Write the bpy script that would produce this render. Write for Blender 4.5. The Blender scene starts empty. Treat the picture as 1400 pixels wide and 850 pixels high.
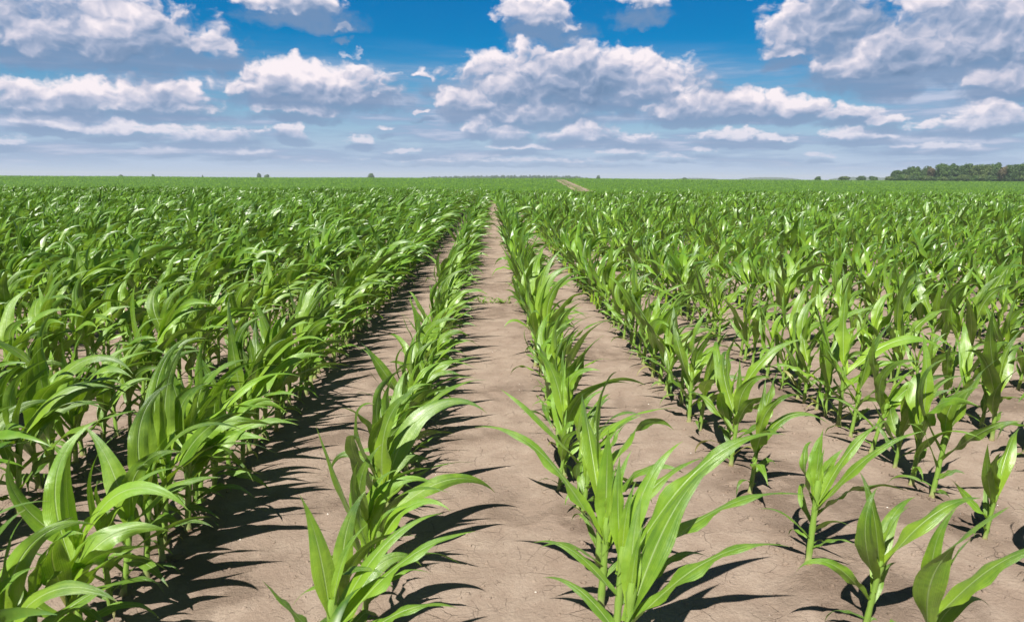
import bpy, math, random
import numpy as np

R = math.radians
rng = np.random.default_rng(11)
random.seed(11)
scene = bpy.context.scene
COL = scene.collection

# ---------------------------------------------------------------- constants
EYE = 1.30                       # camera height above the soil (m)
ROW = 0.745                      # distance between corn rows
ROW0 = 0.34                      # first row on the wood's side of the path
SUN_EL, SUN_AZ = 57.0, 202.0     # azimuth clockwise from +Y
to_sun = (math.cos(R(SUN_EL)) * math.sin(R(SUN_AZ)), math.cos(R(SUN_EL)) * math.cos(R(SUN_AZ)), math.sin(R(SUN_EL)))

# ---------------------------------------------------------------- helpers
def tag(o, label=None, cat=None, group=None, kind=None):
    if label: o['label'] = label
    if cat: o['category'] = cat
    if group: o['group'] = group
    if kind: o['kind'] = kind
    return o

def mesh_from(name, V, F, mat=None, uv=None, attrs=None, smooth=True):
    """V (n,3) array, F (m,k) int array (all faces k-sided), uv per vertex, attrs name->(n,) floats"""
    me = bpy.data.meshes.new(name)
    n, m, k = len(V), len(F), F.shape[1]
    me.vertices.add(n); me.vertices.foreach_set('co', np.ascontiguousarray(V, dtype=np.float32).ravel())
    me.loops.add(m * k); me.loops.foreach_set('vertex_index', np.ascontiguousarray(F, dtype=np.int32).ravel())
    me.polygons.add(m); me.polygons.foreach_set('loop_start', np.arange(0, m * k, k, dtype=np.int32))
    if smooth: me.polygons.foreach_set('use_smooth', np.ones(m, dtype=bool))
    if uv is not None:
        l = me.uv_layers.new(name='UVMap')
        l.data.foreach_set('uv', np.ascontiguousarray(uv[F.ravel()], dtype=np.float32).ravel())
    for a, v in (attrs or {}).items():
        at = me.attributes.new(a, 'FLOAT', 'POINT')
        at.data.foreach_set('value', np.ascontiguousarray(v, dtype=np.float32))
    me.update(calc_edges=True)
    if mat: me.materials.append(mat)
    return me

def obj(name, me, parent=None, loc=(0, 0, 0)):
    o = bpy.data.objects.new(name, me); COL.objects.link(o)
    o.location = loc
    if parent: o.parent = parent
    return o

def empty(name, loc):
    o = bpy.data.objects.new(name, None); COL.objects.link(o); o.location = loc
    o.empty_display_size = 0.1
    return o

# ---------------------------------------------------------------- node helpers
class NT:
    def __init__(s, tree): s.t = tree; s.n = tree.nodes; s.l = tree.links
    def new(s, typ, **kw):
        n = s.n.new(typ)
        for k, v in kw.items(): setattr(n, k, v)
        return n
    def put(s, sock, v):
        if v is None: return
        if isinstance(v, bpy.types.NodeSocket): s.l.new(v, sock)
        else: sock.default_value = v
    def m(s, op, a, b=None, c=None, clamp=False):
        n = s.new('ShaderNodeMath', operation=op, use_clamp=clamp)
        s.put(n.inputs[0], a); s.put(n.inputs[1], b); s.put(n.inputs[2], c)
        return n.outputs[0]
    def v(s, op, a, b=None, c=None):
        n = s.new('ShaderNodeVectorMath', operation=op)
        s.put(n.inputs[0], a); s.put(n.inputs[1], b); s.put(n.inputs[2], c)
        return n.outputs['Value'] if op in ('LENGTH', 'DOT_PRODUCT') else n.outputs[0]
    def comb(s, x=0.0, y=0.0, z=0.0):
        n = s.new('ShaderNodeCombineXYZ')
        for i, q in enumerate((x, y, z)): s.put(n.inputs[i], q)
        return n.outputs[0]
    def sep(s, v):
        n = s.new('ShaderNodeSeparateXYZ'); s.put(n.inputs[0], v); return n.outputs
    def noise(s, vec, scale, detail=4, rough=0.5, dist=0.0, color=False, lac=2.0):
        n = s.new('ShaderNodeTexNoise'); n.noise_dimensions = '3D'
        s.put(n.inputs['Vector'], vec)
        n.inputs['Scale'].default_value = scale; n.inputs['Detail'].default_value = detail
        n.inputs['Roughness'].default_value = rough; n.inputs['Distortion'].default_value = dist
        n.inputs['Lacunarity'].default_value = lac
        return n.outputs['Color' if color else 'Fac']
    def rng(s, v, a, b, c=0.0, d=1.0, smooth=True):
        n = s.new('ShaderNodeMapRange'); n.interpolation_type = 'SMOOTHSTEP' if smooth else 'LINEAR'
        s.put(n.inputs[0], v)
        for i, q in enumerate((a, b, c, d)): s.put(n.inputs[i + 1], q)
        return n.outputs[0]
    def mix(s, f, a, b, mode='MIX'):
        n = s.new('ShaderNodeMix', data_type='RGBA', blend_type=mode)
        s.put(n.inputs[0], f)
        for i, q in ((6, a), (7, b)):
            if isinstance(q, tuple) and len(q) == 3: q = q + (1.0,)
            s.put(n.inputs[i], q)
        return n.outputs[2]
    def attr(s, name):
        n = s.new('ShaderNodeAttribute'); n.attribute_name = name; return n.outputs['Fac']

def material(name):
    m = bpy.data.materials.new(name); m.use_nodes = True
    m.node_tree.nodes.clear()
    t = NT(m.node_tree)
    out = t.new('ShaderNodeOutputMaterial')
    return m, t, out

# ---------------------------------------------------------------- materials
def leaf_material(name, dark, mid, light, rough=0.43, detail=True, spec=1.0):
    m, t, out = material(name)
    tone = t.attr('tone')            # 0..1 per leaf
    young = t.attr('young')          # yellow-green towards the whorl
    uv = t.new('ShaderNodeUVMap').outputs[0]
    u, v, _ = t.sep(uv)
    pos = t.new('ShaderNodeNewGeometry').outputs['Position']
    c = t.mix(t.rng(tone, 0.0, 1.0, smooth=False), dark, mid)
    c = t.mix(young, c, light)
    c = t.mix(t.rng(tone, 1.05, 1.4, 0., .85), c, (0.40, 0.31, 0.14))
    mott = t.noise(pos, 22.0, 3, 0.6)
    c = t.mix(t.rng(mott, 0.35, 0.75, 0.0, 0.28), c, light)
    normal = None
    if detail:
        # parallel veins along the blade and a pale midrib
        vein = t.m('SINE', t.m('MULTIPLY', u, 95.0))
        fine = t.noise(t.comb(t.m('MULTIPLY', u, 40.0), t.m('MULTIPLY', v, 2.5), tone), 1.0, 2, 0.5)
        vv = t.m('ADD', t.m('MULTIPLY', vein, 0.25), t.m('MULTIPLY', t.m('SUBTRACT', fine, 0.5), 2.0))
        c = t.mix(t.rng(vv, -0.4, 0.8, 0.0, 0.40), c, light)
        d = t.m('ABSOLUTE', t.m('SUBTRACT', u, 0.5))
        rib = t.rng(d, 0.012, 0.045, 1.0, 0.0)
        rib = t.m('MULTIPLY', rib, t.rng(v, 0.55, 0.98, 1.0, 0.0))
        c = t.mix(t.m('MULTIPLY', rib, 0.75), c, (0.42, 0.56, 0.22))
        # dry tip and a few brown marks on the margin
        edge = t.noise(pos, 60.0, 3, 0.6)
        tip = t.m('MULTIPLY', t.rng(v, 0.93, 1.0), t.rng(edge, 0.35, 0.6))
        c = t.mix(t.m('MULTIPLY', tip, 0.6), c, (0.30, 0.24, 0.09))
        bump = t.new('ShaderNodeBump'); bump.inputs['Strength'].default_value = 0.6
        bump.inputs['Distance'].default_value = 0.0015
        hgt = t.m('SUBTRACT', t.m('MULTIPLY', vv, 0.5), t.m('MULTIPLY', rib, 1.6))
        hgt = t.m('ADD', hgt, t.m('MULTIPLY', t.noise(pos, 55.0, 2, 0.5), 1.8))
        t.put(bump.inputs['Height'], hgt)
        normal = bump.outputs[0]
    p = t.new('ShaderNodeBsdfPrincipled')
    t.put(p.inputs['Base Color'], c)
    rr = t.rng(t.noise(pos, 14.0, 2, 0.5), 0.3, 0.7, rough - 0.06, rough + 0.12)
    t.put(p.inputs['Roughness'], rr)
    p.inputs['Specular IOR Level'].default_value = spec
    p.inputs['Coat Weight'].default_value = 0.22 if spec > .5 else 0.0; p.inputs['Coat Roughness'].default_value = 0.34; p.inputs['Sheen Weight'].default_value = 0.05
    tr = t.new('ShaderNodeBsdfTranslucent')
    tc = t.mix(1.0, c, (1.15, 1.05, 0.30), 'MULTIPLY')
    t.put(tr.inputs['Color'], t.mix(0.35, tc, (0.22, 0.40, 0.03)))
    if normal is not None:
        t.put(p.inputs['Normal'], normal); t.put(tr.inputs['Normal'], normal)
    ms = t.new('ShaderNodeMixShader'); ms.inputs[0].default_value = 0.32
    t.l.new(p.outputs[0], ms.inputs[1]); t.l.new(tr.outputs[0], ms.inputs[2])
    t.l.new(ms.outputs[0], out.inputs[0])
    return m

M_LEAF = leaf_material('corn_leaf', (0.028, 0.110, 0.008), (0.145, 0.335, 0.020), (0.38, 0.58, 0.034))
M_LEAF_MID = leaf_material('corn_leaf_beyond', (0.028, 0.110, 0.008), (0.145, 0.335, 0.020), (0.38, 0.58, 0.034), detail=False)

M_LEAF_FAR = leaf_material('corn_leaf_far', (0.036, 0.120, 0.009), (0.145, 0.320, 0.020), (0.35, 0.53, 0.034), 0.6, False, 0.12)

def stalk_material():
    m, t, out = material('corn_stalk')
    uv = t.new('ShaderNodeUVMap').outputs[0]
    u, v, _ = t.sep(uv)
    pos = t.new('ShaderNodeNewGeometry').outputs['Position']
    str_ = t.noise(t.comb(t.m('MULTIPLY', u, 60.0), t.m('MULTIPLY', v, 4.0), 0.0), 1.0, 3, 0.6)
    c = t.mix(t.rng(str_, 0.3, 0.7), (0.14, 0.27, 0.035), (0.27, 0.42, 0.075))
    low = t.rng(v, 0.02, 0.22, 1.0, 0.0)
    c = t.mix(t.m('MULTIPLY', low, 0.75), c, (0.36, 0.36, 0.17))
    n = t.noise(pos, 120.0, 2, 0.5)
    foot = t.m('MULTIPLY', t.rng(v, 0.0, 0.09, 1.0, 0.0), t.rng(n, 0.35, 0.6))
    c = t.mix(foot, c, (0.20, 0.10, 0.06))
    p = t.new('ShaderNodeBsdfPrincipled'); t.put(p.inputs['Base Color'], c)
    p.inputs['Roughness'].default_value = 0.42
    b = t.new('ShaderNodeBump'); b.inputs['Strength'].default_value = 0.3; b.inputs['Distance'].default_value = 0.001
    t.put(b.inputs['Height'], str_); t.l.new(b.outputs[0], p.inputs['Normal'])
    t.l.new(p.outputs[0], out.inputs[0])
    return m
M_STALK = stalk_material()

def soil_material():
    m, t, out = material('soil')
    geo = t.new('ShaderNodeNewGeometry'); pos = geo.outputs['Position']
    x, y, z = t.sep(pos)
    flat = t.comb(x, y, 0.0)
    big = t.noise(flat, 1.1, 4, 0.55, 0.4)
    mid = t.noise(flat, 6.5, 5, 0.6, 0.3)
    fin = t.noise(flat, 70.0, 5, 0.7)
    grit = t.noise(flat, 330.0, 3, 0.7)
    c = t.mix(t.rng(mid, 0.3, 0.7), (0.286, 0.216, 0.167), (0.372, 0.294, 0.232))
    # damp, darker rougher patches
    patch = t.m('MULTIPLY', t.rng(big, 0.50, 0.60), t.rng(mid, 0.38, 0.56))
    c = t.mix(t.m('MULTIPLY', patch, 0.62), c, (0.155, 0.108, 0.078))
    # loosened soil along the plant rows
    ph = t.m('DIVIDE', t.m('SUBTRACT', x, ROW0), ROW)
    fr = t.m('ABSOLUTE', t.m('SUBTRACT', ph, t.m('ROUND', ph)))
    near_row = t.m('MULTIPLY', t.rng(fr, 0.05, 0.17, 1.0, 0.0), t.rng(mid, 0.35, 0.6))
    c = t.mix(t.m('MULTIPLY', near_row, 0.5), c, (0.17, 0.12, 0.088))
    c = t.mix(t.rng(fin, 0.3, 0.75, 0.0, 0.45), c, (0.21, 0.152, 0.115))
    c = t.mix(t.rng(grit, 0.62, 0.78, 0.0, 0.5), c, (0.13, 0.09, 0.065))
    c = t.mix(t.rng(grit, 0.36, 0.22, 0.0, 0.35), c, (0.46, 0.38, 0.31))
    # drying cracks: warped cell edges, broken up by noise
    warp = t.v('SUBTRACT', t.noise(flat, 9.0, 4, 0.65, color=True), (0.5, 0.5, 0.5))
    wp = t.v('ADD', flat, t.v('MULTIPLY', warp, (0.05, 0.05, 0.0)))
    def crack(scale, w, lo, hi, seed):
        vo = t.new('ShaderNodeTexVoronoi', feature='DISTANCE_TO_EDGE')
        t.put(vo.inputs['Vector'], t.v('ADD', wp, (seed, seed, 0.0))); vo.inputs['Scale'].default_value = scale
        k = t.rng(vo.outputs['Distance'], 0.0, w, 1.0, 0.0)
        br = t.noise(t.v('ADD', flat, (seed * 3, 1.0, 0.0)), scale * 0.62, 3, 0.6)
        return t.m('MULTIPLY', k, t.rng(br, lo, hi))
    ck = t.m('MAXIMUM', crack(7.5, 0.014, 0.48, 0.62, 3.0), t.m('MULTIPLY', crack(17.0, 0.026, 0.50, 0.64, 7.0), 0.8))
    ck = t.m('MULTIPLY', ck, t.m('SUBTRACT', 1.0, patch))
    c = t.mix(t.m('MULTIPLY', ck, 0.28), c, (0.085, 0.055, 0.040))
    p = t.new('ShaderNodeBsdfPrincipled'); t.put(p.inputs['Base Color'], c)
    p.inputs['Roughness'].default_value = 0.95; p.inputs['Specular IOR Level'].default_value = 0.15
    h = t.m('ADD', t.m('MULTIPLY', fin, 0.8), t.m('MULTIPLY', mid, 1.6))
    h = t.m('ADD', h, t.m('MULTIPLY', grit, 0.22))
    h = t.m('ADD', h, t.m('MULTIPLY', t.m('MULTIPLY', fin, patch), 0.8))
    h = t.m('SUBTRACT', h, t.m('MULTIPLY', ck, 0.4))
    b = t.new('ShaderNodeBump'); b.inputs['Strength'].default_value = 0.85; b.inputs['Distance'].default_value = 0.012
    t.put(b.inputs['Height'], h); t.l.new(b.outputs[0], p.inputs['Normal'])
    t.l.new(p.outputs[0], out.inputs[0])
    return m
M_SOIL = soil_material()

def simple_material(name, c1, c2, scale, rough=0.9, bump=0.0, translucent=0.0):
    m, t, out = material(name)
    pos = t.new('ShaderNodeNewGeometry').outputs['Position']
    n = t.noise(pos, scale, 4, 0.6)
    c = t.mix(t.rng(n, 0.3, 0.7), c1, c2)
    p = t.new('ShaderNodeBsdfPrincipled'); t.put(p.inputs['Base Color'], c)
    p.inputs['Roughness'].default_value = rough; p.inputs['Specular IOR Level'].default_value = .1
    if bump:
        b = t.new('ShaderNodeBump'); b.inputs['Strength'].default_value = 0.6; b.inputs['Distance'].default_value = bump
        t.put(b.inputs['Height'], n); t.l.new(b.outputs[0], p.inputs['Normal'])
    sh = p.outputs[0]
    if translucent:
        tr = t.new('ShaderNodeBsdfTranslucent'); t.put(tr.inputs['Color'], c)
        ms = t.new('ShaderNodeMixShader'); ms.inputs[0].default_value = translucent
        t.l.new(sh, ms.inputs[1]); t.l.new(tr.outputs[0], ms.inputs[2]); sh = ms.outputs[0]
    t.l.new(sh, out.inputs[0])
    return m

def foliage_material(name, dark, light):
    m, t, out = material(name)
    tone = t.attr('tone')
    c = t.mix(tone, dark, light)
    p = t.new('ShaderNodeBsdfPrincipled'); t.put(p.inputs['Base Color'], c)
    p.inputs['Roughness'].default_value = 0.6
    tr = t.new('ShaderNodeBsdfTranslucent'); t.put(tr.inputs['Color'], c)
    ms = t.new('ShaderNodeMixShader'); ms.inputs[0].default_value = 0.2
    t.l.new(p.outputs[0], ms.inputs[1]); t.l.new(tr.outputs[0], ms.inputs[2])
    t.l.new(ms.outputs[0], out.inputs[0])
    return m

# ---------------------------------------------------------------- terrain
TY = np.array([-50, 0, 34, 44, 58, 78, 105, 150, 200, 260, 320, 380, 440, 480, 520, 600, 800, 1500, 4200], float)
TZ = np.array([0, 0, 0, -.06, -.24, -.78, -2.20, -2.85, -2.35, -1.45, -.60, .12, .62, .80, .78, .30, -1.2, -4.0, -6.0])
def terrain(x, y):
    x = np.asarray(x, float); y = np.asarray(y, float)
    z = np.interp(y, TY, TZ)
    z = 0.5 * z + 0.25 * (np.interp(y - 9, TY, TZ) + np.interp(y + 9, TY, TZ))
    far = np.clip((y - 60) / 200, 0, 1)
    z = z + far * (0.16 * np.sin(x / 61 + 1.0) + 0.10 * np.sin(x / 23 + y / 90))
    return z
def micro(x, y):
    k = np.clip(1 - np.hypot(x, y) / 40, 0, 1)
    ph = (x - ROW0) / ROW; d = np.abs(ph - np.round(ph))
    ridge = 0.012 * np.exp(-(d / 0.14) ** 2)
    w = 0.003 * np.sin(x * 3.1 + 1.3 * np.sin(y * 1.7)) + 0.003 * np.sin(y * 2.3 + np.sin(x * 2.9)) + 0.003 * np.sin(x * 9.7 + y * 7.3) + 0.0025 * np.sin(x * 17.0 - y * 13.1 + 2 * np.sin(y * 5))
    return k * (ridge + w)
def ground_z(x, y): return terrain(x, y) + micro(np.asarray(x, float), np.asarray(y, float))

def graded(segs):
    out = []
    for a, b, s in segs: out.append(np.arange(a, b, s))
    return np.concatenate(out)
ys = np.concatenate([graded([(-14, 0, 1.0), (0, 1, .1), (1, 7, .045), (7, 14, .12), (14, 40, .6), (40, 130, 3.0), (130, 600, 8.0), (600, 4200, 150.0)]), [4200.]])
xp = graded([(0, 4.2, .045), (4.2, 8, .15), (8, 40, 1.0), (40, 400, 10.0), (400, 4200, 200.0)])
xs = np.concatenate([[-4200.], -xp[::-1][:-1], xp, [4200.]])
X, Y = np.meshgrid(xs, ys, indexing='xy')
Z = ground_z(X, Y)
nx, ny = len(xs), len(ys)
idx = np.arange(nx * ny).reshape(ny, nx)
F = np.stack([idx[:-1, :-1], idx[:-1, 1:], idx[1:, 1:], idx[1:, :-1]], -1).reshape(-1, 4)
tag(obj('ground', mesh_from('ground', np.stack([X, Y, Z], -1).reshape(-1, 3), F, M_SOIL)), kind='structure')

# ---------------------------------------------------------------- leaf blades (vectorised)
def blades(P, S, M, micro_wave=True):
    """P: dict of (N,) arrays  bx by bz az el L W g w tw fold tone young curl -> V (N*(S+1)*M,3), F, uv, tone, young"""
    N = len(P['bx'])
    P.setdefault('td', rng.uniform(-.05, .55, N))
    ds = P['L'] / S
    d = np.stack([np.cos(P['el']) * np.cos(P['az']), np.cos(P['el']) * np.sin(P['az']), np.sin(P['el'])], -1)
    up = np.array([0, 0, 1.0])
    wv = np.cross(d, up); wv /= np.linalg.norm(wv, axis=1, keepdims=True) + 1e-9
    pos = np.stack([P['bx'], P['by'], P['bz']], -1).astype(float)
    rows_ = [pos.copy()]; fr = [(d.copy(), wv.copy())]
    wind = np.array([1.0, 0.22, 0.0])
    for k in range(S):
        s = (k + 0.5) / S
        flex = (s ** 0.95) * 4.0 / S; tipf = 5.0 * s ** 4 / S
        # outer half hangs: gravity and wind both pull harder towards the thin tip
        acc = (P['g'] * flex + P['td'] * tipf)[:, None] * (-up)[None] + P['w'][:, None] * flex * wind[None] + (P['sx'] * flex)[:, None] * wv
        d = d + acc; d /= np.linalg.norm(d, axis=1, keepdims=True)
        wv = wv - (wv * d).sum(1, keepdims=True) * d; wv /= np.linalg.norm(wv, axis=1, keepdims=True) + 1e-9
        a = P['tw'] / S * (0.4 + 1.2 * s)
        nrm = np.cross(wv, d)
        wv = wv * np.cos(a)[:, None] + nrm * np.sin(a)[:, None]
        pos = pos + d * ds[:, None]
        rows_.append(pos.copy()); fr.append((d.copy(), wv.copy()))
    C = np.stack(rows_, 1); D = np.stack([f[0] for f in fr], 1); Wv = np.stack([f[1] for f in fr], 1)
    Nn = np.cross(Wv, D)                                     # upper side
    s = np.linspace(0, 1, S + 1)
    a = np.clip(s / 0.36, 0, 1); a = a * a * (3 - 2 * a)
    b = np.clip((s - 0.42) / 0.58, 0, 1)
    prof = (0.50 + 0.50 * a) * ((1 - b ** 1.25) * (1 - 0.25 * b))
    prof = np.maximum(prof, 0.012)
    u = np.linspace(-1, 1, M)
    half = 0.5 * P['W'][:, None, None] * prof[None, :, None]            # N,S+1,1
    f0 = 1.05; f1 = P['fold'][:, None]
    fold = (f0 + (f1 - f0) * np.clip(s / 0.30, 0, 1)[None] ** 0.8)[:, :, None]
    # a little arching across the blade: fold eases towards the margin
    off = half * u[None, None] * np.cos(fold)
    lift = half * (np.abs(u) ** 0.9)[None, None] * np.sin(fold) - half * 0.35 * (u ** 2)[None, None] * np.clip(s / 0.5, 0, 1)[None, :, None]
    if micro_wave and M > 3:
        ph = rng.uniform(0, 6.28, (N, 2)); fq = rng.uniform(1.8, 4.6, (N, 2)); am = rng.uniform(0.05, 0.42, N) ** 1.3 * 1.5
        env = np.clip(s / 0.2, 0, 1) * np.clip((1 - s) / 0.25, 0, 1)
        wvR = np.sin(6.28 * fq[:, :1] * s[None] + ph[:, :1]); wvL = np.sin(6.28 * fq[:, 1:] * s[None] + ph[:, 1:])
        r = np.where(u[None, None] > 0, wvR[:, :, None], wvL[:, :, None]) * (np.abs(u) ** 2.2)[None, None]
        lift = lift + r * (am[:, None] * env[None])[:, :, None] * half * 0.9
    V = C[:, :, None] + off[..., None] * Wv[:, :, None] + lift[..., None] * Nn[:, :, None]
    lim = ground_z(V[..., 0], V[..., 1]) + 0.004
    V[..., 2] = np.maximum(V[..., 2], lim)
    nv = (S + 1) * M
    k = np.arange(nv).reshape(S + 1, M)
    f = np.stack([k[:-1, :-1], k[:-1, 1:], k[1:, 1:], k[1:, :-1]], -1).reshape(-1, 4)
    F = (f[None] + (np.arange(N) * nv)[:, None, None]).reshape(-1, 4)
    uv = np.empty((N, S + 1, M, 2)); uv[..., 0] = (u * 0.5 + 0.5)[None, None]; uv[..., 1] = s[None, :, None]
    yg = P['young'][:, None] * np.clip(1 - s / 0.75, 0, 1)[None] ** 1.1
    yg = np.broadcast_to(yg[:, :, None], (N, S + 1, M))
    tn = np.broadcast_to(P['tone'][:, None, None], (N, S + 1, M))
    return V.reshape(N, nv, 3), f, F, uv.reshape(N, nv, 2), tn.reshape(N, nv), yg.reshape(N, nv)

KEYS = ('bx', 'by', 'bz', 'az', 'el', 'L', 'W', 'g', 'w', 'sx', 'tw', 'fold', 'tone', 'young')
SPEC = [  # collar height, length, width, elevation, sag, weight of the wind
    (.025, .14, .020, 45, 1.2, .10), (.045, .22, .030, 48, 1.1, .15), (.080, .32, .043, 52, .90, .22), (.120, .43, .058, 55, .72, .30),
    (.165, .52, .071, 58, .62, .36), (.205, .58, .080, 62, .54, .40), (.240, .56, .083, 67, .46, .38), (.268, .47, .074, 75, .34, .32), (.285, .34, .052, 83, .16, .26)]

def plant_leaves(x, y, size, lean, plane, windy, n=9, r=None):
    """list of leaf dicts of one plant, in world coordinates"""
    r = r or random
    z0 = float(ground_z(x, y)) - 0.004
    out = []
    tone0 = r.uniform(.05, .85)
    for i, (h, L, W, el, g, w) in enumerate(SPEC[9 - n:]):
        j = i + 9 - n
        az = plane + (math.pi if j % 2 else 0) + r.gauss(0, .48)
        hh = h * size
        k = size * r.uniform(.72, 1.02)
        e = R(el + r.gauss(0, 9))
        if r.random() < .12: k *= r.uniform(.45, .8)      # broken or stunted blades
        out.append(dict(bx=x + lean[0] * hh, by=y + lean[1] * hh, bz=z0 + hh, az=az, el=min(e, R(88)), L=L * k, W=W * (size ** .8) * r.uniform(.74, 1.06),
                        g=g * r.uniform(.35, 1.6), w=w * windy * r.uniform(.2, 1.5), sx=r.gauss(0, .24), tw=r.gauss(0, 1.15) * (0.5 if j > 6 else 1.0),
                        fold=r.uniform(.05, .38) if j < 8 else .75, tone=1.5 if (j < 2 and r.random() < .16) else min(1, max(0, tone0 + r.gauss(0, .22) - (.12 if j < 3 else 0))),
                        young=min(1.0, max(0.0, (0.05, .05, .1, .2, .36, .52, .72, .95, 1.0)[j] * r.uniform(.7, 1.3)))))
    return out

def pack(leaves):
    return {k: np.array([l[k] for l in leaves], float) for k in KEYS}

def stalk_geo(x, y, size, lean, rings=12, sides=8):
    z0 = float(ground_z(x, y)) - 0.006
    t = np.linspace(0, 1, rings); H = 0.305 * size
    rad = (0.0118 - 0.0022 * t) * size ** .7
    rad = rad * (1 + 0.10 * np.cos(t * 6.28 * 4.5)); rad[0] *= 1.25
    rad = np.where(t > 0.72, rad * (1 + 0.55 * (t - 0.72) / 0.28), rad)
    rad[-1] *= 0.55
    a = np.linspace(0, 2 * math.pi, sides + 1)
    V = np.empty((rings, sides + 1, 3))
    V[..., 0] = x + lean[0] * (t * H)[:, None] + rad[:, None] * np.cos(a)[None]
    V[..., 1] = y + lean[1] * (t * H)[:, None] + rad[:, None] * 0.82 * np.sin(a)[None]
    V[..., 2] = z0 + (t * H)[:, None]
    k = np.arange(rings * (sides + 1)).reshape(rings, sides + 1)
    F = np.stack([k[:-1, :-1], k[:-1, 1:], k[1:, 1:], k[1:, :-1]], -1).reshape(-1, 4)
    uv = np.stack(np.broadcast_arrays((a / 6.283)[None], t[:, None]), -1).reshape(-1, 2)
    return V.reshape(-1, 3), F, uv

# ---------------------------------------------------------------- camera (its frustum also decides which plants show)
PITCH, YAW, ROLL, FPX = R(10.49), R(1.64), R(0.286), 980.0
def project(x, y, z):
    X = x * math.cos(YAW) - y * math.sin(YAW); Yf = x * math.sin(YAW) + y * math.cos(YAW); Zr = z - EYE
    dep = Yf * math.cos(PITCH) - Zr * math.sin(PITCH)
    v = Yf * math.sin(PITCH) + Zr * math.cos(PITCH)
    return 700 + FPX * X / dep, 425 - FPX * v / dep, dep

# ---------------------------------------------------------------- where the plants stand
# rows that show closest to the camera start with measured plants, then run on at the drill's spacing
START = {0: [1.62, 1.80, 1.98, 2.20, 2.57, 2.66, 2.83], -1: [1.36, 1.56, 1.74, 1.90, 2.06], 1: [1.60, 1.86, 2.22, 2.31, 2.78, 3.06, 3.17],
         -2: [1.36, 1.47, 1.56, 1.68, 1.77, 1.88, 1.99, 2.08, 2.18, 2.29, 2.39, 2.50, 2.58, 2.66, 2.74, 2.82], 2: [1.55, 1.75, 2.10, 2.40, 2.74, 2.85]}
plants = []          # dict(x, y, row, order key, size, windy, plane)
for ri in range(-64, 62):
    rx = ROW0 + ri * ROW
    y = (START.get(ri, [1.3 + random.uniform(0, .2)]))[-1]
    seq = list(START.get(ri, [y]))
    dens = .096 if ri <= -2 else (.140 if ri <= 0 else .160)
    while y < 42.5:
        y += max(.09, random.gauss(dens, .035)) * (2.0 if (random.random() < (.015 if ri < 0 else .05)) else 1.0)
        seq.append(y)
    for y in seq:
        if abs(rx) > 0.86 * y + 1.8: continue
        jx = random.gauss(0, .018)
        size = random.gauss(1.0, .12) + .06 * math.sin(rx * 2.1 + y * 1.3) + .05 * math.sin(y * 3.7 + rx)
        size *= 1 + (.22 if ri <= 0 else .10) * min(1, max(0, (y - 7) / 12))
        size *= .87 + .13 * min(1, max(0, (y - 2) / 3.5))
        if ri <= -2: size *= .99
        elif ri == -1: size *= .88
        else: size *= (.96 if ri == 0 else .93)
        plants.append(dict(x=rx + jx, y=y, row=ri, size=min(1.28, max(.55, size)), windy=(1.6 if ri <= -1 else (1.45 if ri == 0 else 1.15)) * random.uniform(.8, 1.2),
                           plane=random.gauss(0.0, .95)))
for p in plants:
    p['lean'] = (random.gauss(.07, .05), random.gauss(0, .05))
    best = 1e9
    dvis = False
    for hh in (0.03, .25, .45):
        u, v, dep = project(p['x'] + .04, p['y'], hh * p['size'])
        if dep > 0 and -18 < u < 1418 and -40 < v < 865: dvis = True
    p['vis'] = dvis
vis = sorted([p for p in plants if p['vis']], key=lambda p: math.hypot(p['x'], p['y']) - (0.5 if p['row'] in (0, -1) else 0))
hero = vis[:300]
hid = set(id(p) for p in hero)
rest = [p for p in plants if id(p) not in hid]

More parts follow.
